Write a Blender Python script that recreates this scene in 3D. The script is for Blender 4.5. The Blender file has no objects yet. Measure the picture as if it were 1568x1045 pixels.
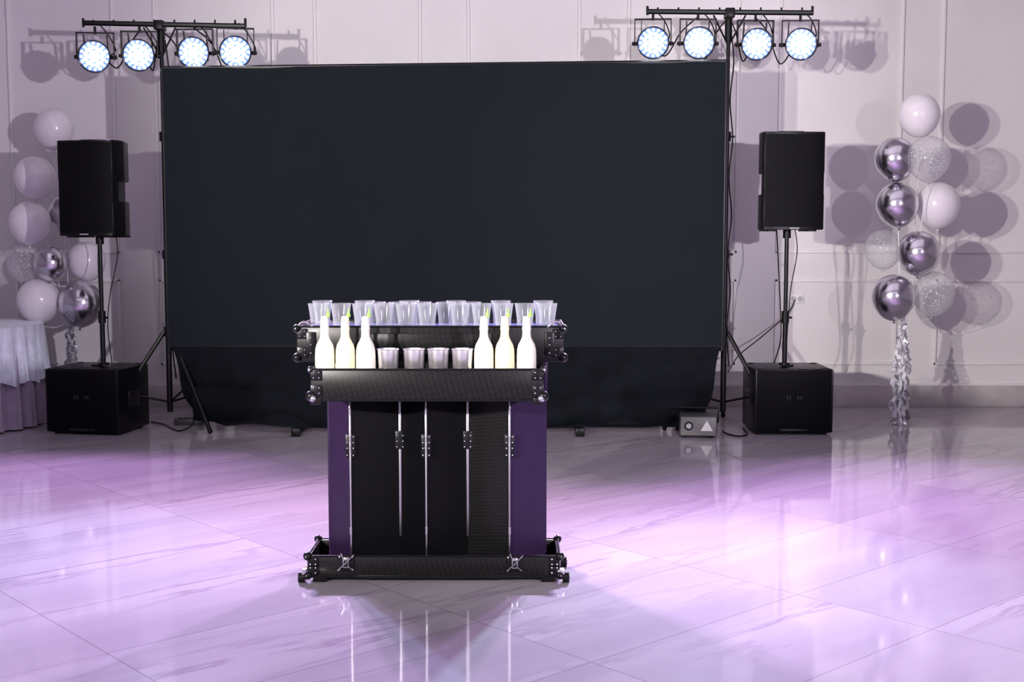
import bpy, bmesh, math, random
from mathutils import Vector, Matrix, Euler
random.seed(7)
scene = bpy.context.scene
col = scene.collection
scene.view_settings.view_transform = 'Standard'

# ------------------------------------------------------------------ materials
def nt(name):
    m = bpy.data.materials.new(name); m.use_nodes = True
    t = m.node_tree; b = t.nodes['Principled BSDF']
    return m, t, b
def mat(name, c, rough=0.5, metal=0.0, noise=0.06, nscale=20, coat=0.0, emis=None, es=0.0, bump=0.0, spec=0.5, sheen=0.0):
    m, t, b = nt(name)
    b.inputs['Roughness'].default_value = rough
    b.inputs['Metallic'].default_value = metal
    b.inputs['Coat Weight'].default_value = coat
    b.inputs['Specular IOR Level'].default_value = spec
    b.inputs['Sheen Weight'].default_value = sheen
    tc = t.nodes.new('ShaderNodeTexCoord')
    n = t.nodes.new('ShaderNodeTexNoise'); n.inputs['Scale'].default_value = nscale
    t.links.new(tc.outputs['Object'], n.inputs['Vector'])
    r = t.nodes.new('ShaderNodeValToRGB')
    r.color_ramp.elements[0].position = 0.3; r.color_ramp.elements[1].position = 0.7
    r.color_ramp.elements[0].color = (c[0]*(1-noise), c[1]*(1-noise), c[2]*(1-noise), 1)
    r.color_ramp.elements[1].color = (min(1, c[0]*(1+noise)), min(1, c[1]*(1+noise)), min(1, c[2]*(1+noise)), 1)
    t.links.new(n.outputs['Fac'], r.inputs['Fac']); t.links.new(r.outputs['Color'], b.inputs['Base Color'])
    if bump:
        bp = t.nodes.new('ShaderNodeBump'); bp.inputs['Strength'].default_value = bump; bp.inputs['Distance'].default_value = 0.01
        t.links.new(n.outputs['Fac'], bp.inputs['Height']); t.links.new(bp.outputs['Normal'], b.inputs['Normal'])
    if emis:
        b.inputs['Emission Color'].default_value = (*emis, 1); b.inputs['Emission Strength'].default_value = es
    return m
def pattern_mat(name, c1, c2, scale, rough, kind='checker', rot=0.0, coat=0.0, spec=0.2):
    m, t, b = nt(name)
    tc = t.nodes.new('ShaderNodeTexCoord'); mp = t.nodes.new('ShaderNodeMapping')
    mp.inputs['Rotation'].default_value = (rot, rot, rot)
    t.links.new(tc.outputs['Object'], mp.inputs['Vector'])
    if kind == 'checker':
        n = t.nodes.new('ShaderNodeTexChecker'); n.inputs['Scale'].default_value = scale
        n.inputs['Color1'].default_value = (*c1, 1); n.inputs['Color2'].default_value = (*c2, 1)
        t.links.new(mp.outputs['Vector'], n.inputs['Vector']); t.links.new(n.outputs['Color'], b.inputs['Base Color'])
    else:
        n = t.nodes.new('ShaderNodeTexVoronoi'); n.inputs['Scale'].default_value = scale
        t.links.new(mp.outputs['Vector'], n.inputs['Vector'])
        r = t.nodes.new('ShaderNodeValToRGB'); r.color_ramp.elements[0].color = (*c1, 1); r.color_ramp.elements[1].color = (*c2, 1)
        t.links.new(n.outputs['Distance'], r.inputs['Fac']); t.links.new(r.outputs['Color'], b.inputs['Base Color'])
    b.inputs['Roughness'].default_value = rough; b.inputs['Coat Weight'].default_value = coat
    b.inputs['Specular IOR Level'].default_value = spec
    return m

BLACK = mat('black_plastic', (0.004, 0.004, 0.005), 0.38, spec=0.22)
BLACKM = mat('black_steel', (0.006, 0.006, 0.008), 0.32, metal=0.2, spec=0.3)
GRILLE = pattern_mat('speaker_grille', (0.001, 0.001, 0.0015), (0.006, 0.006, 0.008), 220, 0.6, 'vor', spec=0.1)
CARBON = pattern_mat('carbon_fibre', (0.003, 0.003, 0.004), (0.010, 0.0095, 0.009), 110, 0.33, 'checker', 0.6, coat=0.05, spec=0.22)
PANEL = mat('black_panel', (0.003, 0.003, 0.004), 0.4, spec=0.10)
PURPLE = mat('purple_panel', (0.022, 0.010, 0.038), 0.42, spec=0.18)
SILVER = mat('silver_metal', (0.60, 0.59, 0.61), 0.3, metal=1.0)
CHROMEB = mat('chrome_balloon', (0.66, 0.64, 0.69), 0.20, metal=1.0, noise=0.02)
WHITEB = mat('white_balloon', (0.86, 0.82, 0.86), 0.22, noise=0.02, coat=0.4)
RIBBON = mat('white_ribbon', (0.82, 0.82, 0.86), 0.4)
TINSEL = mat('silver_tinsel', (0.80, 0.80, 0.84), 0.25, metal=0.6)
FABRIC = mat('screen_fabric', (0.0075, 0.0108, 0.0142), 0.7, noise=0.05, nscale=3, spec=0.10)
SKIRT = mat('skirt_cloth', (0.0040, 0.0055, 0.0080), 0.8, noise=0.25, nscale=8, spec=0.1)
CLOTHW = mat('overlay_cloth', (0.66, 0.70, 0.80), 0.5, noise=0.12, nscale=14, sheen=0.3)
CLOTHP = mat('tablecloth', (0.38, 0.31, 0.43), 0.8, noise=0.08, nscale=10)
CREAM = mat('cream_liquid', (0.70, 0.66, 0.44), 0.3, noise=0.02, coat=0.3)
MILK = mat('white_liquid', (0.68, 0.66, 0.57), 0.3, noise=0.02, coat=0.3)
GREEN = mat('green_spout', (0.28, 0.62, 0.08), 0.35)
STEEL = mat('brushed_steel', (0.88, 0.85, 0.87), 0.30, metal=0.93, noise=0.1, nscale=60)
GREYP = mat('grey_plastic', (0.07, 0.07, 0.07), 0.45)
LIGHTG = mat('light_grey', (0.45, 0.45, 0.47), 0.4)
LED = mat('led_lens', (1, 1, 1), 0.3, emis=(0.86, 0.95, 1.0), es=22)
LEDY = mat('led_lens_warm', (1, 1, 1), 0.3, emis=(1.0, 0.84, 0.32), es=2.6)
LEDC = mat('led_lens_blue', (1, 1, 1), 0.3, emis=(0.20, 0.62, 1.0), es=3.0)
LEDB = mat('led_board', (0.02, 0.05, 0.3), 0.3, emis=(0.24, 0.42, 1.0), es=0.8)
TRAYB = mat('lit_tray_top', (0.15, 0.17, 0.4), 0.2, emis=(0.25, 0.36, 1.0), es=0.10)
LABEL = mat('badge', (0.02, 0.02, 0.023), 0.3, spec=0.3)

def see_through(name, opac, tint, flakes=False, edge=0.55):
    m, t, b = nt(name)
    out = t.nodes['Material Output']
    b.inputs['Base Color'].default_value = (*tint, 1); b.inputs['Roughness'].default_value = 0.08
    tr = t.nodes.new('ShaderNodeBsdfTransparent'); tr.inputs['Color'].default_value = (0.96, 0.97, 0.97, 1)
    mix = t.nodes.new('ShaderNodeMixShader')
    lw = t.nodes.new('ShaderNodeLayerWeight'); lw.inputs['Blend'].default_value = 0.35
    mr = t.nodes.new('ShaderNodeMapRange'); mr.inputs['To Min'].default_value = opac; mr.inputs['To Max'].default_value = min(1, opac+edge)
    t.links.new(lw.outputs['Facing'], mr.inputs['Value'])
    fac = mr.outputs['Result']
    if flakes:
        tc = t.nodes.new('ShaderNodeTexCoord'); v = t.nodes.new('ShaderNodeTexVoronoi'); v.inputs['Scale'].default_value = 60
        t.links.new(tc.outputs['Object'], v.inputs['Vector'])
        lt = t.nodes.new('ShaderNodeMath'); lt.operation = 'LESS_THAN'; lt.inputs[1].default_value = 0.25
        t.links.new(v.outputs['Distance'], lt.inputs[0])
        mx = t.nodes.new('ShaderNodeMath'); mx.operation = 'MAXIMUM'
        t.links.new(lt.outputs[0], mx.inputs[0]); t.links.new(fac, mx.inputs[1]); fac = mx.outputs[0]
    t.links.new(fac, mix.inputs['Fac']); t.links.new(tr.outputs[0], mix.inputs[1]); t.links.new(b.outputs[0], mix.inputs[2])
    t.links.new(mix.outputs[0], out.inputs['Surface'])
    return m
CUP = see_through('clear_plastic', 0.06, (0.62, 0.63, 0.68), edge=0.5)
CONF = see_through('confetti_balloon', 0.14, (0.78, 0.76, 0.80), True, edge=0.45)

def floor_mat():
    m, t, b = nt('marble_tile'); L = t.links.new
    tc = t.nodes.new('ShaderNodeTexCoord')
    mp = t.nodes.new('ShaderNodeMapping'); mp.vector_type = 'POINT'; mp.inputs['Rotation'].default_value = (0, 0, math.radians(-42))
    L(tc.outputs['Object'], mp.inputs['Vector'])
    sp = t.nodes.new('ShaderNodeSeparateXYZ'); L(mp.outputs['Vector'], sp.inputs[0])
    def M(op, a, bb=None, c=None):
        n = t.nodes.new('ShaderNodeMath'); n.operation = op
        for i, x in enumerate((a, bb, c)):
            if x is None: continue
            if isinstance(x, (int, float)): n.inputs[i].default_value = x
            else: L(x, n.inputs[i])
        return n.outputs[0]
    def axis(o, off, size):
        s = M('DIVIDE', M('SUBTRACT', o, off), size)
        f = M('FRACT', s)
        d = M('MINIMUM', f, M('SUBTRACT', 1.0, f))
        return M('LESS_THAN', M('MULTIPLY', d, size), 0.0022), M('FLOOR', s)
    g1, i1 = axis(sp.outputs['X'], 1.826, 1.22)
    g2, i2 = axis(sp.outputs['Y'], 2.357, 0.61)
    g = M('MAXIMUM', g1, g2)
    cb = t.nodes.new('ShaderNodeCombineXYZ'); L(M('MULTIPLY', i1, 3.7), cb.inputs[0]); L(M('MULTIPLY', i2, 5.3), cb.inputs[1]); L(M('ADD', i1, i2), cb.inputs[2])
    ad = t.nodes.new('ShaderNodeVectorMath'); ad.operation = 'ADD'; L(mp.outputs['Vector'], ad.inputs[0]); L(cb.outputs[0], ad.inputs[1])
    mp2 = t.nodes.new('ShaderNodeMapping'); mp2.inputs['Rotation'].default_value = (0, 0, math.radians(34)); mp2.inputs['Scale'].default_value = (0.35, 2.6, 1)
    L(ad.outputs[0], mp2.inputs['Vector'])
    n1 = t.nodes.new('ShaderNodeTexNoise'); n1.inputs['Scale'].default_value = 1.5; n1.inputs['Detail'].default_value = 8; n1.inputs['Distortion'].default_value = 0.3
    n1.inputs['Roughness'].default_value = 0.6
    L(mp2.outputs[0], n1.inputs['Vector'])
    vein = M('MAXIMUM', M('SUBTRACT', 1.0, M('MULTIPLY', M('ABSOLUTE', M('SUBTRACT', n1.outputs['Fac'], 0.46)), 30.0)), 0.0)
    n2 = t.nodes.new('ShaderNodeTexNoise'); n2.inputs['Scale'].default_value = 1.1; n2.inputs['Detail'].default_value = 5
    L(mp2.outputs[0], n2.inputs['Vector'])
    r = t.nodes.new('ShaderNodeValToRGB'); r.color_ramp.elements[0].position = 0.35; r.color_ramp.elements[1].position = 0.62
    r.color_ramp.elements[0].color = (0.37, 0.335, 0.38, 1); r.color_ramp.elements[1].color = (0.45, 0.415, 0.45, 1)
    L(n2.outputs['Fac'], r.inputs['Fac'])
    gate = t.nodes.new('ShaderNodeMapRange'); gate.inputs['From Min'].default_value = 0.42; gate.inputs['From Max'].default_value = 0.62
    L(n2.outputs['Fac'], gate.inputs['Value'])
    mx = t.nodes.new('ShaderNodeMixRGB'); mx.inputs['Color2'].default_value = (0.22, 0.155, 0.235, 1)
    L(M('MULTIPLY', vein, M('MULTIPLY', gate.outputs[0], 0.55)), mx.inputs['Fac']); L(r.outputs['Color'], mx.inputs['Color1'])
    mg = t.nodes.new('ShaderNodeMixRGB'); mg.inputs['Color2'].default_value = (0.15, 0.11, 0.15, 1)
    L(M('MULTIPLY', g, 0.62), mg.inputs['Fac']); L(mx.outputs[0], mg.inputs['Color1'])
    L(mg.outputs[0], b.inputs['Base Color'])
    n3 = t.nodes.new('ShaderNodeTexNoise'); n3.inputs['Scale'].default_value = 2.6; n3.inputs['Detail'].default_value = 2
    L(ad.outputs[0], n3.inputs['Vector'])
    bp = t.nodes.new('ShaderNodeBump'); bp.inputs['Strength'].default_value = 0.05; bp.inputs['Distance'].default_value = 0.01
    L(n3.outputs['Fac'], bp.inputs['Height']); L(bp.outputs['Normal'], b.inputs['Normal'])
    b.inputs['Roughness'].default_value = 0.06
    b.inputs['IOR'].default_value = 1.6
    b.inputs['Specular IOR Level'].default_value = 0.6
    return m
FLOOR = floor_mat()
WALL = mat('wall_paint', (0.80, 0.775, 0.78), 0.6, noise=0.03, nscale=2)
TRIM = mat('trim_paint', (0.84, 0.815, 0.82), 0.4, noise=0.02)
STONE = mat('skirting_stone', (0.56, 0.52, 0.52), 0.15, noise=0.15, nscale=4)
CEIL = mat('ceiling_paint', (0.6, 0.58, 0.6), 0.9)

# ------------------------------------------------------------------ mesh builder
class MB:
    def __init__(s):
        s.bm = bmesh.new(); s.mats = []; s.X = Matrix.Identity(4)
    def _fin(s, faces, m, X=None):
        if m not in s.mats: s.mats.append(m)
        i = s.mats.index(m)
        vs = set()
        for f in faces:
            f.material_index = i; f.smooth = True
            vs.update(f.verts)
        T = s.X @ (X or Matrix.Identity(4))
        for v in vs: v.co = T @ v.co
    def box(s, lo, hi, m, bev=0.0, rot=None, seg=2):
        lo, hi = Vector(lo), Vector(hi); c = (lo+hi)/2; d = hi-lo
        b2 = bmesh.new(); bmesh.ops.create_cube(b2, size=1)
        for v in b2.verts: v.co = Vector((v.co.x*d.x, v.co.y*d.y, v.co.z*d.z))
        if bev: bmesh.ops.bevel(b2, geom=list(b2.edges), offset=bev, segments=seg, profile=0.5, affect='EDGES')
        R = Euler(rot).to_matrix().to_4x4() if rot else Matrix.Identity(4)
        s._merge(b2, m, Matrix.Translation(c) @ R)
    def _merge(s, b2, m, X):
        mp = {v: s.bm.verts.new(v.co) for v in b2.verts}
        fs = [s.bm.faces.new([mp[v] for v in f.verts]) for f in b2.faces]
        b2.free(); s._fin(fs, m, X)
    def prism(s, pts, z0, z1, m, bev=0.0):
        b2 = bmesh.new()
        lo = [b2.verts.new((p[0], p[1], z0)) for p in pts]; hi = [b2.verts.new((p[0], p[1], z1)) for p in pts]
        b2.faces.new(lo[::-1]); b2.faces.new(hi)
        for i in range(len(pts)):
            j = (i+1) % len(pts); b2.faces.new((lo[i], lo[j], hi[j], hi[i]))
        if bev: bmesh.ops.bevel(b2, geom=list(b2.edges), offset=bev, segments=2, profile=0.5, affect='EDGES')
        bmesh.ops.recalc_face_normals(b2, faces=b2.faces)
        s._merge(b2, m, Matrix.Identity(4))
    def lathe(s, prof, m, X=None, seg=32):
        rings = []; fs = []
        for r, z in prof:
            if r < 1e-6: rings.append([s.bm.verts.new((0, 0, z))])
            else: rings.append([s.bm.verts.new((r*math.cos(2*math.pi*k/seg), r*math.sin(2*math.pi*k/seg), z)) for k in range(seg)])
        for a, b in zip(rings, rings[1:]):
            for k in range(seg):
                k2 = (k+1) % seg
                if len(a) == 1 and len(b) == 1: continue
                if len(a) == 1: fs.append(s.bm.faces.new((a[0], b[k2], b[k])))
                elif len(b) == 1: fs.append(s.bm.faces.new((a[k], a[k2], b[0])))
                else: fs.append(s.bm.faces.new((a[k], a[k2], b[k2], b[k])))
        s._fin(fs, m, X)
    def cyl(s, p1, p2, r, m, r2=None, seg=16):
        p1, p2 = Vector(p1), Vector(p2); d = p2-p1
        q = d.to_track_quat('Z', 'Y').to_matrix().to_4x4()
        r2 = r if r2 is None else r2
        s.lathe([(0, 0), (r, 0), (r2, d.length), (0, d.length)], m, Matrix.Translation(p1) @ q, seg)
    def ball(s, c, r, m, seg=20, sc=(1, 1, 1)):
        n = seg//2
        prof = [(max(0, r*math.sin(math.pi*i/n)) if 0 < i < n else 0, -r*math.cos(math.pi*i/n)) for i in range(n+1)]
        s.lathe(prof, m, Matrix.Translation(Vector(c)) @ Matrix.Diagonal((*sc, 1)), seg)
    def tube(s, pts, r, m, seg=8, smooth=0):
        pts = [Vector(p) for p in pts]
        if smooth:
            out = []
            P = [pts[0]] + pts + [pts[-1]]
            for i in range(1, len(P)-2):
                for k in range(smooth):
                    t = k/smooth; a, b, c, d = P[i-1:i+3]
                    out.append(0.5*((2*b) + (c-a)*t + (2*a-5*b+4*c-d)*t*t + (3*b-a-3*c+d)*t**3))
            out.append(pts[-1]); pts = out
        rings = []; fs = []
        up = Vector((0.13, 0.31, 0.94)).normalized()
        for i, p in enumerate(pts):
            d = (pts[min(i+1, len(pts)-1)] - pts[max(i-1, 0)]).normalized()
            u = d.cross(up)
            if u.length < 0.05: u = d.cross(Vector((1, 0, 0)))
            u.normalize(); w = d.cross(u)
            rings.append([s.bm.verts.new(p + r*(u*math.cos(2*math.pi*k/seg) + w*math.sin(2*math.pi*k/seg))) for k in range(seg)])
        for a, b in zip(rings, rings[1:]):
            for k in range(seg): fs.append(s.bm.faces.new((a[k], b[k], b[(k+1) % seg], a[(k+1) % seg])))
        fs.append(s.bm.faces.new(rings[0])); fs.append(s.bm.faces.new(rings[-1][::-1]))
        s._fin(fs, m)
    def strip(s, pts, w, m):
        fs = []; prev = None
        for i, p in enumerate(pts):
            p = Vector(p); a = random.uniform(0, 3.14) if i % 3 == 0 else a + 0.5
            dx = Vector((math.cos(a)*w, math.sin(a)*w, 0))
            cur = (s.bm.verts.new(p-dx), s.bm.verts.new(p+dx))
            if prev: fs.append(s.bm.faces.new((prev[0], prev[1], cur[1], cur[0])))
            prev = cur
        s._fin(fs, m)
    def grid(s, fn, nu, nv, m, closed=False):
        g = [[s.bm.verts.new(fn(i/nu, j/nv)) for i in range(nu if closed else nu+1)] for j in range(nv+1)]
        fs = []
        n = len(g[0])
        for j in range(nv):
            for i in range(n if closed else nu):
                k = (i+1) % n
                fs.append(s.bm.faces.new((g[j][i], g[j][k], g[j+1][k], g[j+1][i])))
        s._fin(fs, m)
    def build(s, name, loc=(0, 0, 0), rz=0.0, world=False, parent=None, solid=0.0):
        if world:
            inv = Matrix.Translation(-Vector(loc))
            for v in s.bm.verts: v.co = inv @ v.co
        me = bpy.data.meshes.new(name); s.bm.normal_update(); s.bm.to_mesh(me); s.bm.free()
        for m in s.mats: me.materials.append(m)
        me.set_sharp_from_angle(angle=math.radians(38))
        o = bpy.data.objects.new(name, me); col.objects.link(o)
        o.location = loc; o.rotation_euler = (0, 0, rz)
        if parent: o.parent = parent
        if solid:
            md = o.modifiers.new('thickness', 'SOLIDIFY'); md.thickness = solid
        return o
def copy(o, name, loc, rz=0.0):
    n = o.copy(); n.name = name; col.objects.link(n); n.location = loc; n.rotation_euler = (0, 0, rz); return n

# ------------------------------------------------------------------ room
def slab(name, lo, hi, m):
    b = MB(); c = [(a+d)/2 for a, d in zip(lo, hi)]
    b.box(lo, hi, m); return b.build(name, c, world=True)
XL, XR, YF, YB, ZT = -7.5, 7.5, -4.0, 10.67, 4.6
fl = MB(); fl.box((XL, YF, -0.1), (XR, YB, 0), FLOOR); fl.build('floor')
slab('ceiling', (XL, YF, ZT), (XR, YB, ZT+0.1), CEIL)
slab('wall_back', (XL, YB, -0.1), (XR, YB+0.15, ZT+0.1), WALL)
slab('wall_left', (XL-0.15, YF, -0.1), (XL, YB+0.15, ZT+0.1), WALL)
slab('wall_right', (XR, YF, -0.1), (XR+0.15, YB+0.15, ZT+0.1), WALL)
slab('wall_front', (XL-0.15, YF-0.15, -0.1), (XR+0.15, YF, ZT+0.1), WALL)
bb = MB(); bb.box((XL, YB-0.025, 0), (XR, YB, 0.18), STONE, 0.004); bb.box((XL, YB-0.018, 0.18), (XR, YB, 0.20), TRIM, 0.003)
bb.build('baseboard_back', (0, YB-0.02, 0), world=True)
def frame(b, x0, x1, z0, z1, w=0.026, d=0.018):
    y1 = YB; y0 = YB-d
    b.box((x0, y0, z0), (x0+w, y1, z1), TRIM, 0.006); b.box((x1-w, y0, z0), (x1, y1, z1), TRIM, 0.006)
    b.box((x0, y0, z0), (x1, y1, z0+w), TRIM, 0.006); b.box((x0, y0, z1-w), (x1, y1, z1), TRIM, 0.006)
spans = [(-6.9, -5.9), (-5.6, -4.55), (-4.25, -3.35), (-3.02, -2.0), (-1.67, -0.76), (-0.38, 0.58), (0.97, 1.92), (2.25, 3.30), (3.62, 4.6), (4.95, 5.9), (6.2, 7.1)]
tb = MB()
for a, c in spans:
    frame(tb, a, c, 1.32, 4.3); frame(tb, a, c, 0.36, 1.10)
tb.build('trim_1', (0, YB, 0), world=True)
ob = MB(); ob.box((-0.06, -0.012, -0.04), (0.06, 0, 0.04), TRIM, 0.004); ob.lathe([(0.022, 0), (0.022, 0.004), (0.016, 0.004), (0.016, 0.001), (0, 0.001)], LIGHTG, Matrix.Translation((-0.028, -0.012, 0)) @ Matrix.Rotation(math.pi/2, 4, 'X'))
ob.lathe([(0.022, 0), (0.022, 0.004), (0.016, 0.004), (0.016, 0.001), (0, 0.001)], LIGHTG, Matrix.Translation((0.028, -0.012, 0)) @ Matrix.Rotation(math.pi/2, 4, 'X'))
ob.build('power_outlet', (2.44, YB, 0.93))

# ------------------------------------------------------------------ projection screen
b = MB()
xl, xr, zb = -2.60, 1.59, 0.64
ztl, ztr = 2.715, 2.765
b.grid(lambda u, v: Vector((xl+(xr-xl)*u, 9.40+0.004*math.sin(u*9), zb+((ztl+(ztr-ztl)*u)-zb)*v)), 40, 8, FABRIC)
b.tube([(xl, 9.42, ztl), (xr, 9.42, ztr)], 0.018, BLACKM)
b.tube([(xl, 9.42, zb), (xr, 9.42, zb)], 0.018, BLACKM)
for x, zt in ((xl, ztl), (xr, ztr)):
    b.tube([(x, 9.42, 0.6), (x, 9.42, zt)], 0.018, BLACKM)
for x in (-1.59, 0.50):
    b.cyl((x, 9.47, 0.03), (x, 9.47, 2.7), 0.016, BLACKM)
    b.box((x-0.022, 9.06, 0.0), (x+0.022, 9.75, 0.035), BLACKM, 0.006)
    b.box((x-0.034, 9.05, 0.0), (x+0.034, 9.10, 0.065), BLACK, 0.01)
    b.tube([(x, 9.47, 0.5), (x, 9.72, 0.03)], 0.01, BLACKM)
def skirt(u, v):
    l = -2.57+0.07*v+0.13*v**2.6; r = 1.575-0.05*v-0.10*v**2.2
    x = l+(r-l)*u+0.012*math.sin(v*7+u*3)
    fold = math.sin(u*46+2*math.sin(u*9)+1.5*v)*0.022*v + math.sin(u*17+1.0+v)*0.035*v + 0.02*math.sin(v*8+u*21)*v
    edge = min(u, 1-u)
    lift = 0.03*(math.sin(u*13.0)**2)*v**3 + 0.07*max(0, 1-edge*18)*v**3
    return Vector((x, 9.40-0.10*v**3+fold, 0.63*(1-v)+0.03*v+lift))
b.grid(skirt, 220, 30, SKIRT)
def hang(u, v):
    x = -2.40+3.78*u
    z = 0.34-0.13*math.sin(math.pi*u) - 0.26*v + 0.02*math.sin(u*11)
    return Vector((x, 9.33-0.06*math.sin(v*math.pi)+0.016*math.sin(u*30+v*3), max(0.03, z)))
b.grid(hang, 160, 12, SKIRT)
b.grid(lambda u, v: Vector((1.40+0.16*math.cos(2*math.pi*u)*(1-v)**0.7, 9.36+0.10*math.sin(2*math.pi*u)*(1-v)**0.7, 0.004+0.20*v+0.02*math.sin(6*math.pi*u)*(1-v))), 40, 8, SKIRT, closed=True)
b.build('projection_screen', (-0.5, 9.40, 0), world=True)

# ------------------------------------------------------------------ lighting stands
def light_stand(name, x, zbar, x0, x1, tilt, lampx):
    b = MB(); y = 9.52
    b.cyl((x, y, 0.12), (x, y, 1.35), 0.022, BLACKM)
    b.cyl((x, y, 1.3), (x, y, 2.25), 0.018, BLACKM)
    b.cyl((x, y, 2.2), (x, y, zbar), 0.015, BLACKM)
    for z in (0.74, 1.33, 2.22): b.cyl((x, y, z-0.035), (x, y, z+0.035), 0.032, BLACK)
    for z in (1.33, 2.22): b.cyl((x, y, z), (x+0.06, y, z), 0.008, BLACK)
    for a in (200, 320, 80):
        a = math.radians(a); dx, dy = math.cos(a), math.sin(a)
        b.tube([(x+0.03*dx, y+0.03*dy, 0.74), (x+0.50*dx, y+0.50*dy, 0.02)], 0.017, BLACKM)
        b.tube([(x+0.02*dx, y+0.02*dy, 0.2), (x+0.33*dx, y+0.33*dy, 0.28)], 0.009, BLACKM)
        b.ball((x+0.50*dx, y+0.50*dy, 0.02), 0.02, BLACK, 10)
    b.tube([(x0, y-0.05, zbar-tilt), (x1, y-0.05, zbar+tilt)], 0.020, BLACKM)
    b.box((x-0.035, y-0.08, zbar-0.04), (x+0.035, y+0.03, zbar+0.03), BLACK, 0.006)
    b.cyl((x, y, zbar-0.2), (x, y, zbar), 0.028, BLACK)
    b.tube([(x-0.12, y-0.04, zbar-0.02), (x, y, zbar-0.24)], 0.007, BLACKM); b.tube([(x+0.12, y-0.04, zbar-0.02), (x, y, zbar-0.24)], 0.007, BLACKM)
    for k in range(8):
        xx = x0+(x1-x0)*(k+0.5)/8; b.cyl((xx, y-0.05, zbar), (xx, y-0.05, zbar+0.035), 0.007, BLACK, seg=8)
    for e in (x0, x1): b.cyl((e, y-0.05, zbar-0.02), (e, y-0.05, zbar+0.045), 0.010, BLACK, seg=8)
    pts = sorted(lampx)
    for i, a in enumerate(pts):
        mid = x if i in (1, 2) else (pts[1] if i == 0 else pts[2])
        b.tube([(a, y+0.10, zbar-0.20), ((a*2+mid)/3, y+0.10, zbar-0.30-0.02*i), ((a+2*mid)/3, y+0.06, zbar-0.13), (mid, y-0.02, zbar-0.03)], 0.0055, BLACK, 6, 8)
        b.tube([(a+0.02, y-0.05, zbar+0.01), (a+0.09, y-0.06, zbar-0.07), (a+0.13, y, zbar-0.18), (a+0.03, y+0.1, zbar-0.22)], 0.005, BLACK, 6, 8)
    pp = [(x+0.02, y+0.03, zbar-0.1)]
    for k in range(9): pp.append((x+0.035+0.012*(-1)**k, y+0.02, zbar-0.35-k*0.29))
    b.tube(pp, 0.0055, BLACK, 6, 5)
    b.build(name, (x, y, 0), world=True)
light_stand('lighting_stand', -2.635, 3.045, -3.20, -1.99, -0.012, [-3.11, -2.78, -2.37, -2.06])
light_stand('lighting_stand', 1.625, 3.135, 1.01, 2.24, -0.005, [1.05, 1.39, 1.82, 2.15])

def par_mesh():
    b = MB()
    Rx = Matrix.Rotation(math.pi/2, 4, 'X')
    tiltm = Matrix.Rotation(math.radians(10), 4, 'X')
    b.X = tiltm
    T = Matrix.Translation((0, 0.0, 0)) @ Rx
    b.lathe([(0, -0.15), (0.045, -0.148), (0.075, -0.13), (0.092, -0.09), (0.098, -0.03), (0.102, 0.0), (0.118, 0.002), (0.120, 0.02), (0.114, 0.024), (0.110, 0.008), (0, 0.008)], BLACK, T, 40)
    b.lathe([(0.109, 0.0085), (0.0, 0.0095)], LEDB, T, 40)
    for ri, n, off in ((0, 1, 0), (0.034, 6, 0), (0.066, 12, 0.26), (0.095, 16, 0.0)):
        for k in range(n):
            a = 2*math.pi*k/n+off
            w = 1.0 if ri < 0.09 else 0.72
            if ri > 0.09: mm = (LEDY, LED, LEDC, LEDY)[k % 4]
            elif ri > 0.05: mm = (LED, LED, LEDC, LED, LED, LEDY)[k % 6]
            else: mm = LED
            b.lathe([(0.0155*w, 0.009), (0.0142*w, 0.016), (0.008*w, 0.020), (0, 0.0205)], mm, T @ Matrix.Translation((ri*math.cos(a), ri*math.sin(a), 0)), 12)
    for k in range(10):
        a = 2*math.pi*k/10
        b.box((0.1*math.cos(a)-0.004, 0.06, 0.1*math.sin(a)-0.004), (0.1*math.cos(a)+0.004, 0.10, 0.1*math.sin(a)+0.004), BLACK)
    b.X = Matrix.Identity(4)
    for s_ in (-1, 1):
        b.box((s_*0.135-0.003, 0.02, -0.02), (s_*0.135+0.003, 0.06, 0.18), BLACKM)
        b.cyl((s_*0.098, 0.04, 0), (s_*0.155, 0.04, 0), 0.014, BLACK)
        b.box((s_*0.085-0.003, 0.05, -0.01), (s_*0.085+0.003, 0.08, 0.17), BLACKM, rot=(0.25, 0, 0))
    b.box((-0.138, 0.02, 0.174), (0.138, 0.06, 0.182), BLACKM)
    b.cyl((0, 0.04, 0.17), (0, 0.04, 0.225), 0.01, BLACK)
    return b
first = None
for i, (x, z, yaw) in enumerate([(-3.11, 2.805, 6), (-2.78, 2.815, 3), (-2.37, 2.832, -2), (-2.06, 2.838, 8), (1.05, 2.905, -3), (1.39, 2.905, 2), (1.82, 2.895, 4), (2.15, 2.895, -3)]):
    loc = (x, 9.43, z)
    if first is None: first = par_mesh().build('led_par_light', loc, math.radians(yaw))
    else: copy(first, 'led_par_light', loc, math.radians(yaw))

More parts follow.
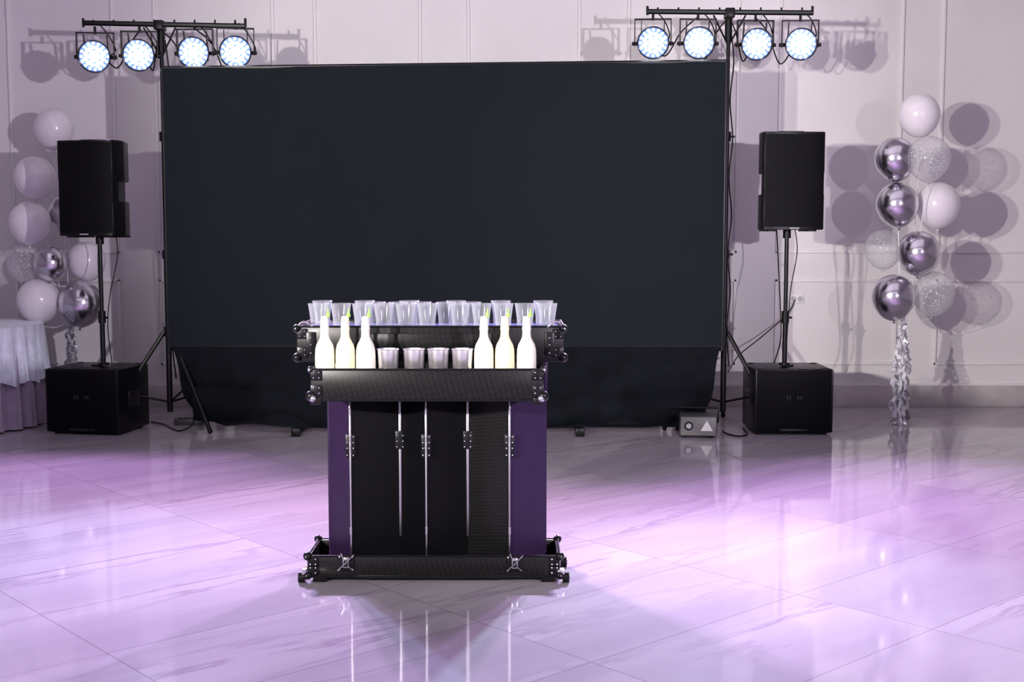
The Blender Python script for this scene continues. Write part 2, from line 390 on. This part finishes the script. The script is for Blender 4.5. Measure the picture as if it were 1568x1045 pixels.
# ------------------------------------------------------------------ subwoofers and loudspeakers
def sub_mesh():
    b = MB(); w, d, h = 0.58, 0.50, 0.49
    b.box((-w/2, 0.02, 0.012), (w/2, d, h), BLACK, 0.012)
    b.box((-w/2+0.012, 0.0, 0.022), (w/2-0.012, 0.03, h-0.012), GRILLE, 0.008)
    for s_ in (-1, 1):
        b.box((s_*(w/2-0.01)-0.008, 0.002, 0.02), (s_*(w/2-0.01)+0.008, 0.035, h-0.005), BLACKM, 0.004)
        b.box((s_*w/2-0.004, 0.16, 0.19), (s_*w/2+0.004, 0.34, 0.31), LABEL, 0.003)
        b.box((s_*w/2-0.012, 0.18, 0.285), (s_*w/2+0.012, 0.32, 0.305), BLACKM, 0.004)
        for y in (0.07, 0.43):
            b.cyl((s_*0.24, y, 0), (s_*0.24, y, 0.02), 0.02, BLACK)
            b.cyl((s_*0.24, y, h-0.002), (s_*0.24, y, h+0.006), 0.022, LABEL)
        for q in (-0.012, 0.012): b.cyl((s_*0.04+q, -0.001, 0.262), (s_*0.04+q, -0.001, 0.298), 0.002, GREYP, seg=6)
        b.cyl((s_*0.04-0.012, -0.001, 0.28), (s_*0.04+0.012, -0.001, 0.28), 0.002, GREYP, seg=6)
    b.box((-0.10, -0.003, 0.03), (0.10, 0.01, 0.045), LABEL, 0.002)
    b.cyl((0, 0.25, h-0.005), (0, 0.25, h+0.012), 0.045, BLACK)
    for k in range(4): b.box((-0.2+0.12*k, 0.03, h), (-0.16+0.12*k, 0.06, h+0.004), LABEL)
    return b
s1 = sub_mesh().build('subwoofer', (-3.185, 9.145, 0), math.radians(-10))
copy(s1, 'subwoofer', (2.085, 9.13, 0), 0)

def speaker(name, x, y, z0, h, yaw, zs):
    b = MB()
    fw, bw, d = 0.225, 0.13, 0.38
    def foot(k): return [(-fw, 0.0), (fw, 0.0), (fw, 0.10), (fw-0.012*k, 0.16), (bw, d), (-bw, d), (-(fw-0.012*k), 0.16), (-fw, 0.10)]
    za, zc = z0+0.27*h/0.72, z0+0.42*h/0.72
    b.prism(foot(0), z0+0.012, za, BLACK, 0.008)
    b.prism([(-fw+0.004, 0), (fw-0.004, 0), (fw-0.004, 0.09), (fw-0.06, 0.13), (bw-0.02, d-0.02), (-bw+0.02, d-0.02), (-fw+0.06, 0.13), (-fw+0.004, 0.09)], za-0.02, zc+0.02, BLACK, 0.003)
    b.prism(foot(0), zc, z0+h, BLACK, 0.008)
    N = 14
    pts = [(-fw+0.012+(2*fw-0.024)*i/N, -0.028*math.sin(math.pi*i/N)**0.6-0.002) for i in range(N+1)] + [(fw-0.012, 0.02), (-fw+0.012, 0.02)]
    b.prism(pts, z0+0.03, z0+h-0.018, GRILLE)
    b.prism([(p[0]*1.01, p[1]-0.003) for p in pts[:N+1]]+[(fw, 0.05), (-fw, 0.05)], z0+h-0.02, z0+h-0.004, BLACK)
    b.prism([(p[0]*1.01, p[1]-0.003) for p in pts[:N+1]]+[(fw, 0.05), (-fw, 0.05)], z0+0.014, z0+0.034, BLACK)
    b.box((-0.035, -0.036, z0+0.020), (0.035, -0.028, z0+0.028), LIGHTG, 0.001)
    b.box((-0.1, 0.10, z0+h-0.004), (0.1, 0.24, z0+h+0.012), BLACK, 0.008)
    for sx in (-0.15, 0.15): b.box((sx-0.03, 0.02, z0), (sx+0.03, 0.3, z0+0.014), BLACK, 0.004)
    py = 0.17
    b.cyl((0, py, zs+0.014), (0, py, zs+0.42), 0.019, BLACKM); b.cyl((0, py, zs+0.4), (0, py, z0+0.05), 0.0155, BLACKM)
    b.cyl((0, py, zs+0.33), (0, py, zs+0.42), 0.028, BLACK); b.cyl((0, py, zs+0.012), (0, py, zs+0.03), 0.04, BLACK)
    b.cyl((0, py, zs+0.37), (0.05, py, zs+0.37), 0.008, BLACK); b.cyl((0, py, z0-0.05), (0, py, z0+0.02), 0.03, BLACK)
    b.tube([(-0.06, 0.25, z0+0.05), (-0.05, 0.22, z0-0.2), (-0.03, 0.2, zs+0.42), (-0.025, 0.2, zs+0.2), (-0.06, 0.24, zs+0.02)], 0.005, BLACK, 6, 8)
    b.tube([(0.08, 0.26, z0+0.05), (0.10, 0.24, z0-0.15), (0.05, 0.21, z0-0.42), (0.028, 0.2, zs+0.3), (0.03, 0.24, zs+0.02)], 0.004, BLACK, 6, 8)
    o = b.build(name, (x, y, 0), yaw)
    return o
speaker('loudspeaker', -3.12, 9.17, 1.46, 0.71, math.radians(-14), 0.49)
speaker('loudspeaker', 2.06, 9.16, 1.505, 0.725, math.radians(3), 0.49)

# ------------------------------------------------------------------ portable bar
BX = -0.345
b = MB()
def tray(x0, x1, y0, y1, z0, z1, t=0.012, fz=None):
    fz = fz or z0+0.012
    b.box((x0, y0, z0), (x1, y0+t, z1), CARBON, 0.002); b.box((x0, y1-t, z0), (x1, y1, z1), CARBON, 0.002)
    b.box((x0, y0+t, z0), (x0+t, y1-t, z1), CARBON, 0.002); b.box((x1-t, y0+t, z0), (x1, y1-t, z1), CARBON, 0.002)
    b.box((x0+t, y0+t, fz-0.012), (x1-t, y1-t, fz), PANEL)
    for z in (z0, z1):
        b.tube([(x0, y0, z), (x1, y0, z)], 0.005, BLACKM, 8)
        b.tube([(x0, y1, z), (x1, y1, z)], 0.005, BLACKM, 8)
        b.tube([(x0, y0, z), (x0, y1, z)], 0.005, BLACKM, 8); b.tube([(x1, y0, z), (x1, y1, z)], 0.005, BLACKM, 8)
def corner(x, y, z, r=0.019, s=1, dz=1):
    b.ball((x, y, z), r, BLACKM, 16)
    b.box((min(x, x-s*0.045), y-0.006, min(z, z+dz*0.045)), (max(x, x-s*0.045), y-0.001, max(z, z+dz*0.045)), BLACKM, 0.002)
    for dx, dd in ((0.034, 0.012), (0.012, 0.034), (0.034, 0.034)):
        b.ball((x-s*dx, y-0.007, z+dz*dd), 0.0036, SILVER, 8)
    b.ball((x+s*0.004, y-0.012, z), 0.0065, SILVER, 10)
def latch(x, y, z):
    b.box((x-0.035, y-0.006, z-0.035), (x+0.035, y-0.001, z+0.035), BLACKM, 0.003)
    b.box((x-0.014, y-0.016, z-0.020), (x+0.014, y-0.005, z+0.028), SILVER, 0.005)
    b.box((x-0.009, y-0.022, z-0.012), (x+0.009, y-0.014, z+0.016), BLACK, 0.003)
    b.tube([(x-0.035, y-0.015, z-0.03), (x, y-0.024, z+0.005), (x+0.035, y-0.015, z+0.04)], 0.003, SILVER, 6)
    b.tube([(x+0.03, y-0.012, z-0.03), (x, y-0.02, z), (x-0.02, y-0.012, z+0.045)], 0.003, SILVER, 6)
    for sx in (-1, 1):
        for sz in (-1, 1): b.ball((x+sx*0.028, y-0.007, z+sz*0.028), 0.004, SILVER, 8)
tray(-0.875, 0.205, 5.23, 5.53, 0.028, 0.117)
for x, s_ in ((-0.875, -1), (0.205, 1)):
    corner(x, 5.23, 0.117, s=s_, dz=-1); corner(x, 5.23, 0.034, s=s_)
    b.ball((x, 5.53, 0.117), 0.019, BLACKM, 14)
    for yy in (5.25, 5.50):
        b.cyl((x+s_*0.012, yy-0.012, 0.024), (x+s_*0.04, yy-0.012, 0.024), 0.024, BLACK, seg=20)
        b.cyl((x+s_*0.038, yy-0.012, 0.024), (x+s_*0.043, yy-0.012, 0.024), 0.012, SILVER, seg=14)
        b.box((x-0.01, yy-0.03, 0.03), (x+s_*0.02, yy+0.01, 0.06), SILVER, 0.004)
    b.box((x-s_*0.05-0.03, 5.24, 0.0), (x-s_*0.05+0.03, 5.5, 0.028), BLACK, 0.004)
latch(-0.71, 5.23, 0.088); latch(0.012, 5.23, 0.085)
b.box((-0.66, 5.226, 0.020), (-0.02, 5.231, 0.034), BLACKM, 0.001)
def vpanel(p, q, z0, z1, m, t=0.008):
    p, q = Vector((*p, 0)), Vector((*q, 0)); d = (q-p).normalized(); n = Vector((-d.y, d.x, 0))*t
    b.prism([(p.x, p.y), (q.x, q.y), (q.x+n.x, q.y+n.y), (p.x+n.x, p.y+n.y)], z0, z1, m)
A, B_, C_, D_, E_ = (-0.694, 5.29), (-0.492, 5.42), (-0.369, 5.29), (-0.195, 5.42), (-0.011, 5.29)
zb_, zt_ = 0.042, 0.815
vpanel((-0.800, 5.40), A, zb_, zt_, PURPLE); vpanel(E_, (0.152, 5.40), zb_, zt_, PURPLE)
vpanel(A, B_, zb_, zt_, PANEL); vpanel(B_, C_, zb_, zt_, PANEL); vpanel(C_, D_, zb_, zt_, PANEL); vpanel(D_, E_, zb_, zt_, CARBON)
vpanel((-0.800, 5.40), (-0.790, 5.51), zb_, zt_, PURPLE); vpanel((0.152, 5.40), (0.148, 5.51), zb_, zt_, PURPLE)
for (x, y) in (A, C_, E_):
    b.box((x-0.0035, y-0.008, zb_), (x+0.0035, y-0.001, zt_), SILVER, 0.001)
    for z in (0.07, 0.20, 0.56, 0.60, 0.72): b.cyl((x, y-0.008, z), (x, y-0.008, z+0.03), 0.006, SILVER, seg=10)
    b.box((x-0.02, y-0.006, 0.535), (x+0.02, y-0.001, 0.635), BLACKM, 0.002)
    for z in (0.545, 0.575, 0.60, 0.625):
        for sx in (-1, 1): b.ball((x+sx*0.013, y-0.007, z), 0.0035, SILVER, 8)
for (x, y) in (B_, D_):
    b.box((x-0.005, y-0.010, 0.16), (x+0.005, y-0.003, zt_), SILVER, 0.001)
    b.box((x-0.02, y-0.014, 0.55), (x+0.02, y-0.008, 0.63), BLACKM, 0.002)
    for z in (0.56, 0.585, 0.61):
        for sx in (-1, 1): b.ball((x+sx*0.013, y-0.015, z), 0.0035, SILVER, 8)
b.box((-0.80, 5.30, 0.815), (0.135, 5.62, 0.95), PANEL, 0.003)
b.box((0.135, 5.30, 0.815), (0.152, 5.60, 0.95), PURPLE, 0.002)
b.box((-0.60, 5.285, 1.0), (-0.09, 5.30, 1.07), CARBON, 0.003)
for x in (-0.795, 0.14):
    b.box((x-0.012, 5.42, 0.05), (x+0.012, 5.44, 0.83), BLACKM)
tray(-0.818, 0.128, 5.03, 5.29, 0.817, 0.9435, fz=0.868)
for x, s_ in ((-0.818, -1), (0.128, 1)):
    corner(x, 5.03, 0.9435, 0.014, s_, -1); corner(x, 5.03, 0.835, 0.022, s_)
    b.ball((x-s_*0.01, 5.018, 0.826), 0.015, SILVER, 14)
    b.box((x-s_*0.02-0.022, 5.02, 0.80), (x-s_*0.02+0.022, 5.04, 0.83), BLACK, 0.004)
tray(-0.918, 0.22, 5.30, 5.66, 0.952, 1.098, fz=1.086)
b.box((-0.90, 5.315, 1.08), (0.205, 5.645, 1.0875), TRAYB)
for x, s_ in ((-0.918, -1), (0.22, 1)):
    corner(x, 5.30, 1.09, 0.018, s_, -1); corner(x, 5.30, 0.965, 0.02, s_)
    b.box((x-s_*0.06-0.02, 5.293, 0.975), (x-s_*0.06+0.02, 5.30, 1.075), BLACKM, 0.003)
    for z in (0.985, 1.02, 1.05): b.ball((x-s_*0.06, 5.291, z), 0.0045, SILVER, 8)
    b.tube([(x+s_*0.004, 5.30, 1.09), (x-s_*0.03, 5.29, 1.12), (x-s_*0.07, 5.30, 1.095)], 0.004, SILVER, 6, 4)
b.build('portable_bar', (BX, 5.35, 0), world=True)

def bottle(m):
    q = MB()
    q.lathe([(0, 0), (0.036, 0), (0.0405, 0.006), (0.0405, 0.12), (0.039, 0.150), (0.034, 0.170), (0.024, 0.188), (0.0180, 0.203), (0.0170, 0.225), (0.0190, 0.237), (0.0170, 0.246), (0.0160, 0.276), (0.0135, 0.286), (0.0, 0.287)], m)
    q.lathe([(0, 0.285), (0.009, 0.285), (0.007, 0.298), (0.0035, 0.302), (0.003, 0.319), (0, 0.320)], GREEN, Matrix.Rotation(0.05, 4, 'Y'), 14)
    return q
bm1 = bm2 = None
for x, c in ((-0.773, 0), (-0.688, 1), (-0.604, 0), (-0.116, 0), (-0.030, 1), (0.060, 0)):
    loc = (x, 5.12, 0.868)
    if c:
        if bm2 is None: bm2 = bottle(CREAM).build('pour_bottle', loc)
        else: copy(bm2, 'pour_bottle', loc)
    else:
        if bm1 is None: bm1 = bottle(MILK).build('pour_bottle', loc)
        else: copy(bm1, 'pour_bottle', loc)
q = MB(); q.lathe([(0, 0.0), (0.033, 0.0), (0.034, 0.002), (0.0365, 0.05), (0.0385, 0.053), (0.044, 0.148), (0.0465, 0.150), (0.0445, 0.152), (0.0425, 0.148), (0.033, 0.006), (0, 0.006)], STEEL)
tin = None
for x in (-0.512, -0.405, -0.305, -0.205):
    if tin is None: tin = q.build('cocktail_shaker_tin', (x, 5.125, 0.868))
    else: copy(tin, 'cocktail_shaker_tin', (x, 5.125, 0.868))
q = MB(); q.lathe([(0, 0.0), (0.031, 0.0), (0.033, 0.002), (0.0345, 0.035), (0.044, 0.103), (0.0462, 0.104), (0.0455, 0.106), (0.0430, 0.104), (0.0335, 0.036), (0.031, 0.006), (0, 0.006)], CUP, seg=28)
cup = None
rows = [(5.365, [-0.835, -0.738, -0.645, -0.553, -0.458, -0.365, -0.225, -0.132, -0.038, 0.056, 0.151]),
        (5.475, [-0.60, -0.50, -0.40, -0.29, -0.18]),
        (5.575, [-0.85, -0.66, -0.46, -0.25, -0.05, 0.14])]
for y, xs in rows:
    for x in xs:
        loc = (x, y, 1.0875)
        if cup is None: cup = q.build('plastic_cup', loc)
        else: copy(cup, 'plastic_cup', loc, random.random())

# ------------------------------------------------------------------ balloons
def bouquet(name, base, bal, tail):
    b = MB(); bx, by = base
    tie = Vector((bx, by, tail))
    for (x, y, z, r, m) in bal:
        X = Matrix.Translation((x, y, z)) @ Matrix.Rotation(random.uniform(-0.12, 0.12), 4, 'Y')
        prof = []
        n = 18
        for i in range(n+1):
            a = math.pi*i/n
            rr = r*math.sin(a) if 0 < i < n else 0
            zz = -r*math.cos(a)*(1.16 if a < math.pi/2 else 1.03)
            if a < math.pi/2: rr *= 1-0.10*math.cos(a)**2
            prof.append((rr, zz))
        b.lathe(prof, m, X, 32)
        b.lathe([(0.004, -r*1.15), (0.007, -r*1.19), (0.016, -r*1.25), (0, -r*1.24)], m, X, 12)
        p0 = X @ Vector((0, 0, -r*1.22))
        midp = (p0+tie)/2 + Vector((random.uniform(-0.02, 0.02), 0, 0))
        b.tube([p0, midp, tie, (bx+random.uniform(-.03, .03), by+random.uniform(-.03, .03), 0.08)], 0.0026, RIBBON, 5, 5)
    for k in range(26):
        a = random.uniform(0, 6.28); rr = random.uniform(0.01, 0.07)
        n = 22; zt = tail+random.uniform(-0.12, 0.06); zl = random.choice((0.03, 0.05, 0.06, 0.3, 0.4))
        pts = []
        for i in range(n):
            t = i/(n-1)
            pts.append((bx+rr*math.cos(a)*(0.3+t*0.9)+random.uniform(-.014, .014), by+rr*math.sin(a)*(0.3+t*0.9)+random.uniform(-.014, .014), zt+(zl-zt)*t))
        b.strip(pts, random.uniform(0.010, 0.020), random.choice((RIBBON, RIBBON, TINSEL, TINSEL)))
    for k in range(26):
        a = random.uniform(0, 6.28); rr = random.uniform(0.02, 0.10)
        pts = [(bx+rr*math.cos(a)*t, by+rr*math.sin(a)*t, 0.10*(1-t)+0.012) for t in (0.1, 0.35, 0.6, 0.8, 1.0)]
        b.strip(pts, 0.010, TINSEL)
    b.lathe([(0, 0), (0.05, 0), (0.055, 0.03), (0.03, 0.08), (0, 0.09)], TINSEL, Matrix.Translation((bx, by, 0)), 14)
    return b.build(name, (bx, by, 0), world=True)
W, C, F = WHITEB, CHROMEB, CONF
bouquet('balloon_bouquet', (3.04, 9.65), [
    (3.115, 9.65, 2.40, 0.156, W), (2.92, 9.58, 2.06, 0.156, C), (3.15, 9.50, 2.06, 0.160, F), (2.95, 9.60, 1.715, 0.160, C), (3.29, 9.68, 1.715, 0.165, W),
    (2.93, 9.86, 1.37, 0.145, F), (3.125, 9.60, 1.345, 0.160, C), (2.94, 9.60, 1.005, 0.165, C), (3.275, 9.68, 1.03, 0.162, F)], 0.76)
bouquet('balloon_bouquet', (-3.60, 10.14), [
    (-3.68, 10.12, 2.33, 0.155, W), (-3.82, 10.05, 1.94, 0.160, W), (-3.87, 10.05, 1.58, 0.163, W), (-3.64, 10.25, 1.66, 0.150, C), (-3.94, 10.12, 1.25, 0.155, F),
    (-3.69, 9.98, 1.255, 0.130, C), (-3.46, 10.15, 1.27, 0.150, W), (-3.81, 10.02, 0.955, 0.168, W), (-3.47, 10.02, 0.93, 0.174, C)], 0.70)

# ------------------------------------------------------------------ banquet table at left
b = MB(); cx, cy = -4.36, 9.62
def cl(r0, amp, z0, z1, n, ruff=0.0):
    def fn(u, v):
        a = 2*math.pi*u
        r = r0+0.02*v+amp*v**0.6*math.sin(n*a)+0.3*amp*v*math.sin(3*n*a+1)
        z = z1+(z0-z1)*v + ruff*v*math.sin(n*a*0.5)
        return Vector((cx+r*math.cos(a), cy+r*math.sin(a), z))
    return fn
b.grid(cl(0.66, 0.03, 0.012, 0.77, 26), 416, 14, CLOTHP, closed=True)
b.grid(cl(0.685, 0.025, 0.36, 0.785, 34, 0.02), 544, 10, CLOTHW, closed=True)
b.lathe([(0.688, 0.784), (0.67, 0.792), (0, 0.792)], CLOTHW, Matrix.Translation((cx, cy, 0)), 64)
b.cyl((cx, cy, 0), (cx, cy, 0.77), 0.04, LIGHTG); b.cyl((cx, cy, 0), (cx, cy, 0.03), 0.3, LIGHTG)
b.build('banquet_table', (cx, cy, 0), world=True)

# ------------------------------------------------------------------ laser projector on floor
b = MB()
b.box((-0.135, 0, 0.012), (0.135, 0.22, 0.16), GREYP, 0.012)
b.box((-0.128, -0.006, 0.02), (0.128, 0.004, 0.152), mat('matte_grey', (0.17, 0.165, 0.16), 0.5), 0.004)
b.X = Matrix.Translation((0.06, -0.008, 0.085)) @ Matrix.Rotation(math.pi/2, 4, 'X')
b.prism([(-0.045, -0.03), (0.045, -0.03), (0, 0.045)], -0.001, 0.002, mat('warning_label', (0.8, 0.8, 0.75), 0.4))
b.X = Matrix.Identity(4)
b.cyl((-0.07, -0.012, 0.09), (-0.07, 0.0, 0.09), 0.032, BLACK); b.cyl((-0.07, -0.014, 0.09), (-0.07, -0.010, 0.09), 0.02, LIGHTG)
b.tube([(-0.145, 0.1, 0.10), (-0.15, 0.1, 0.21), (0.15, 0.1, 0.21), (0.145, 0.1, 0.10)], 0.007, BLACKM, 8)
for sx in (-0.1, 0.1):
    for sy in (0.03, 0.19): b.cyl((sx, sy, 0), (sx, sy, 0.02), 0.012, BLACK, seg=10)
b.build('laser_projector', (1.36, 9.00, 0), math.radians(-6))
# ------------------------------------------------------------------ cables
def cable(pts, r=0.006):
    b = MB(); b.tube(pts, r, BLACK, 6, 8); b.build('power_cable', pts[0], world=True)
cable([(1.58, 9.25, 0.012), (1.60, 9.15, 0.007), (1.66, 9.05, 0.007), (1.74, 9.12, 0.007), (1.76, 9.4, 0.007)])
cable([(1.70, 9.75, 0.40), (1.85, 10.1, 0.50), (2.1, 10.45, 0.62), (2.35, 10.62, 0.80), (2.42, 10.65, 0.92)], 0.005)
cable([(-2.85, 9.75, 0.007), (-2.7, 9.6, 0.007), (-2.62, 9.45, 0.007), (-2.5, 9.3, 0.007), (-2.45, 9.5, 0.05), (-2.5, 9.6, 0.3)])
b = MB()
b.box((-2.64, 9.62, 0.0), (-2.42, 9.72, 0.045), GREYP, 0.008)
for k in range(4): b.cyl((-2.60+0.05*k, 9.67, 0.045), (-2.60+0.05*k, 9.67, 0.05), 0.016, BLACK, seg=12)
b.build('power_strip', (-2.53, 9.67, 0), world=True)

# ------------------------------------------------------------------ lights
def spot(name, loc, tgt, power, color, ang=70, blend=0.6, rad=0.06):
    l = bpy.data.lights.new(name, 'SPOT'); l.energy = power; l.color = color
    l.spot_size = math.radians(ang); l.spot_blend = blend; l.shadow_soft_size = rad
    o = bpy.data.objects.new(name, l); col.objects.link(o); o.location = loc
    o.rotation_euler = (Vector(tgt)-Vector(loc)).to_track_quat('-Z', 'Y').to_euler(); return o
PU, BL, PK, LB = (0.76, 0.42, 1.0), (0.45, 0.60, 1.0), (0.95, 0.60, 1.0), (0.60, 0.80, 1.0)
beams = [(-3.11, 2.8, -2.5, 6.4, PU, 900, 70), (-2.78, 2.8, -1.6, 3.8, BL, 1700, 46), (-2.37, 2.81, -0.8, 4.2, PK, 1000, 62), (-2.06, 2.81, 0.3, 4.6, PK, 950, 60),
         (1.05, 2.88, -0.3, 4.2, PK, 950, 60), (1.39, 2.88, 0.80, 3.6, LB, 2100, 44), (1.82, 2.88, 1.7, 4.8, PU, 1100, 60), (2.15, 2.88, 2.5, 5.8, PU, 900, 70)]
for x, z, tx, ty, c, p, an in beams:
    spot('par_beam', (x, 9.33, z), (tx, ty, 0), p, c, an, 1.0, 0.09)
warm = (1.0, 0.94, 0.89)
spot('front_wash', (-3.5, 0.2, 2.2), (1.6, 10.6, 2.4), 1600, warm, 54, 0.6, 0.06)
spot('front_wash', (3.4, 0.2, 2.15), (-1.8, 10.6, 2.3), 1500, (0.95, 0.87, 1.0), 54, 0.6, 0.06)
spot('front_wash', (-4.3, 0.2, 2.3), (3.9, 10.6, 1.2), 1500, warm, 34, 0.8, 0.06)
for yy, e in ((0.0, 100), (6.5, 60)):  # added fill to brighten the room and chrome balloons, no fixture up there
    a = bpy.data.lights.new('overhead_fill', 'AREA'); a.energy = e; a.size = 8; a.size_y = 4; a.shape = 'RECTANGLE'; a.color = (0.95, 0.86, 1.0)
    o = bpy.data.objects.new('overhead_fill', a); col.objects.link(o); o.location = (0, yy, 4.5)
w = bpy.data.worlds.new('World'); scene.world = w; w.use_nodes = True
w.node_tree.nodes['Background'].inputs[0].default_value = (0.5, 0.45, 0.6, 1); w.node_tree.nodes['Background'].inputs[1].default_value = 0.1

cam = bpy.data.cameras.new('camera'); co = bpy.data.objects.new('camera', cam); col.objects.link(co)
cam.lens = 43.8; cam.sensor_width = 36; co.location = (0, 0, 1.5); co.rotation_euler = (math.radians(85), 0, 0)
cam.clip_start = 0.05
scene.camera = co
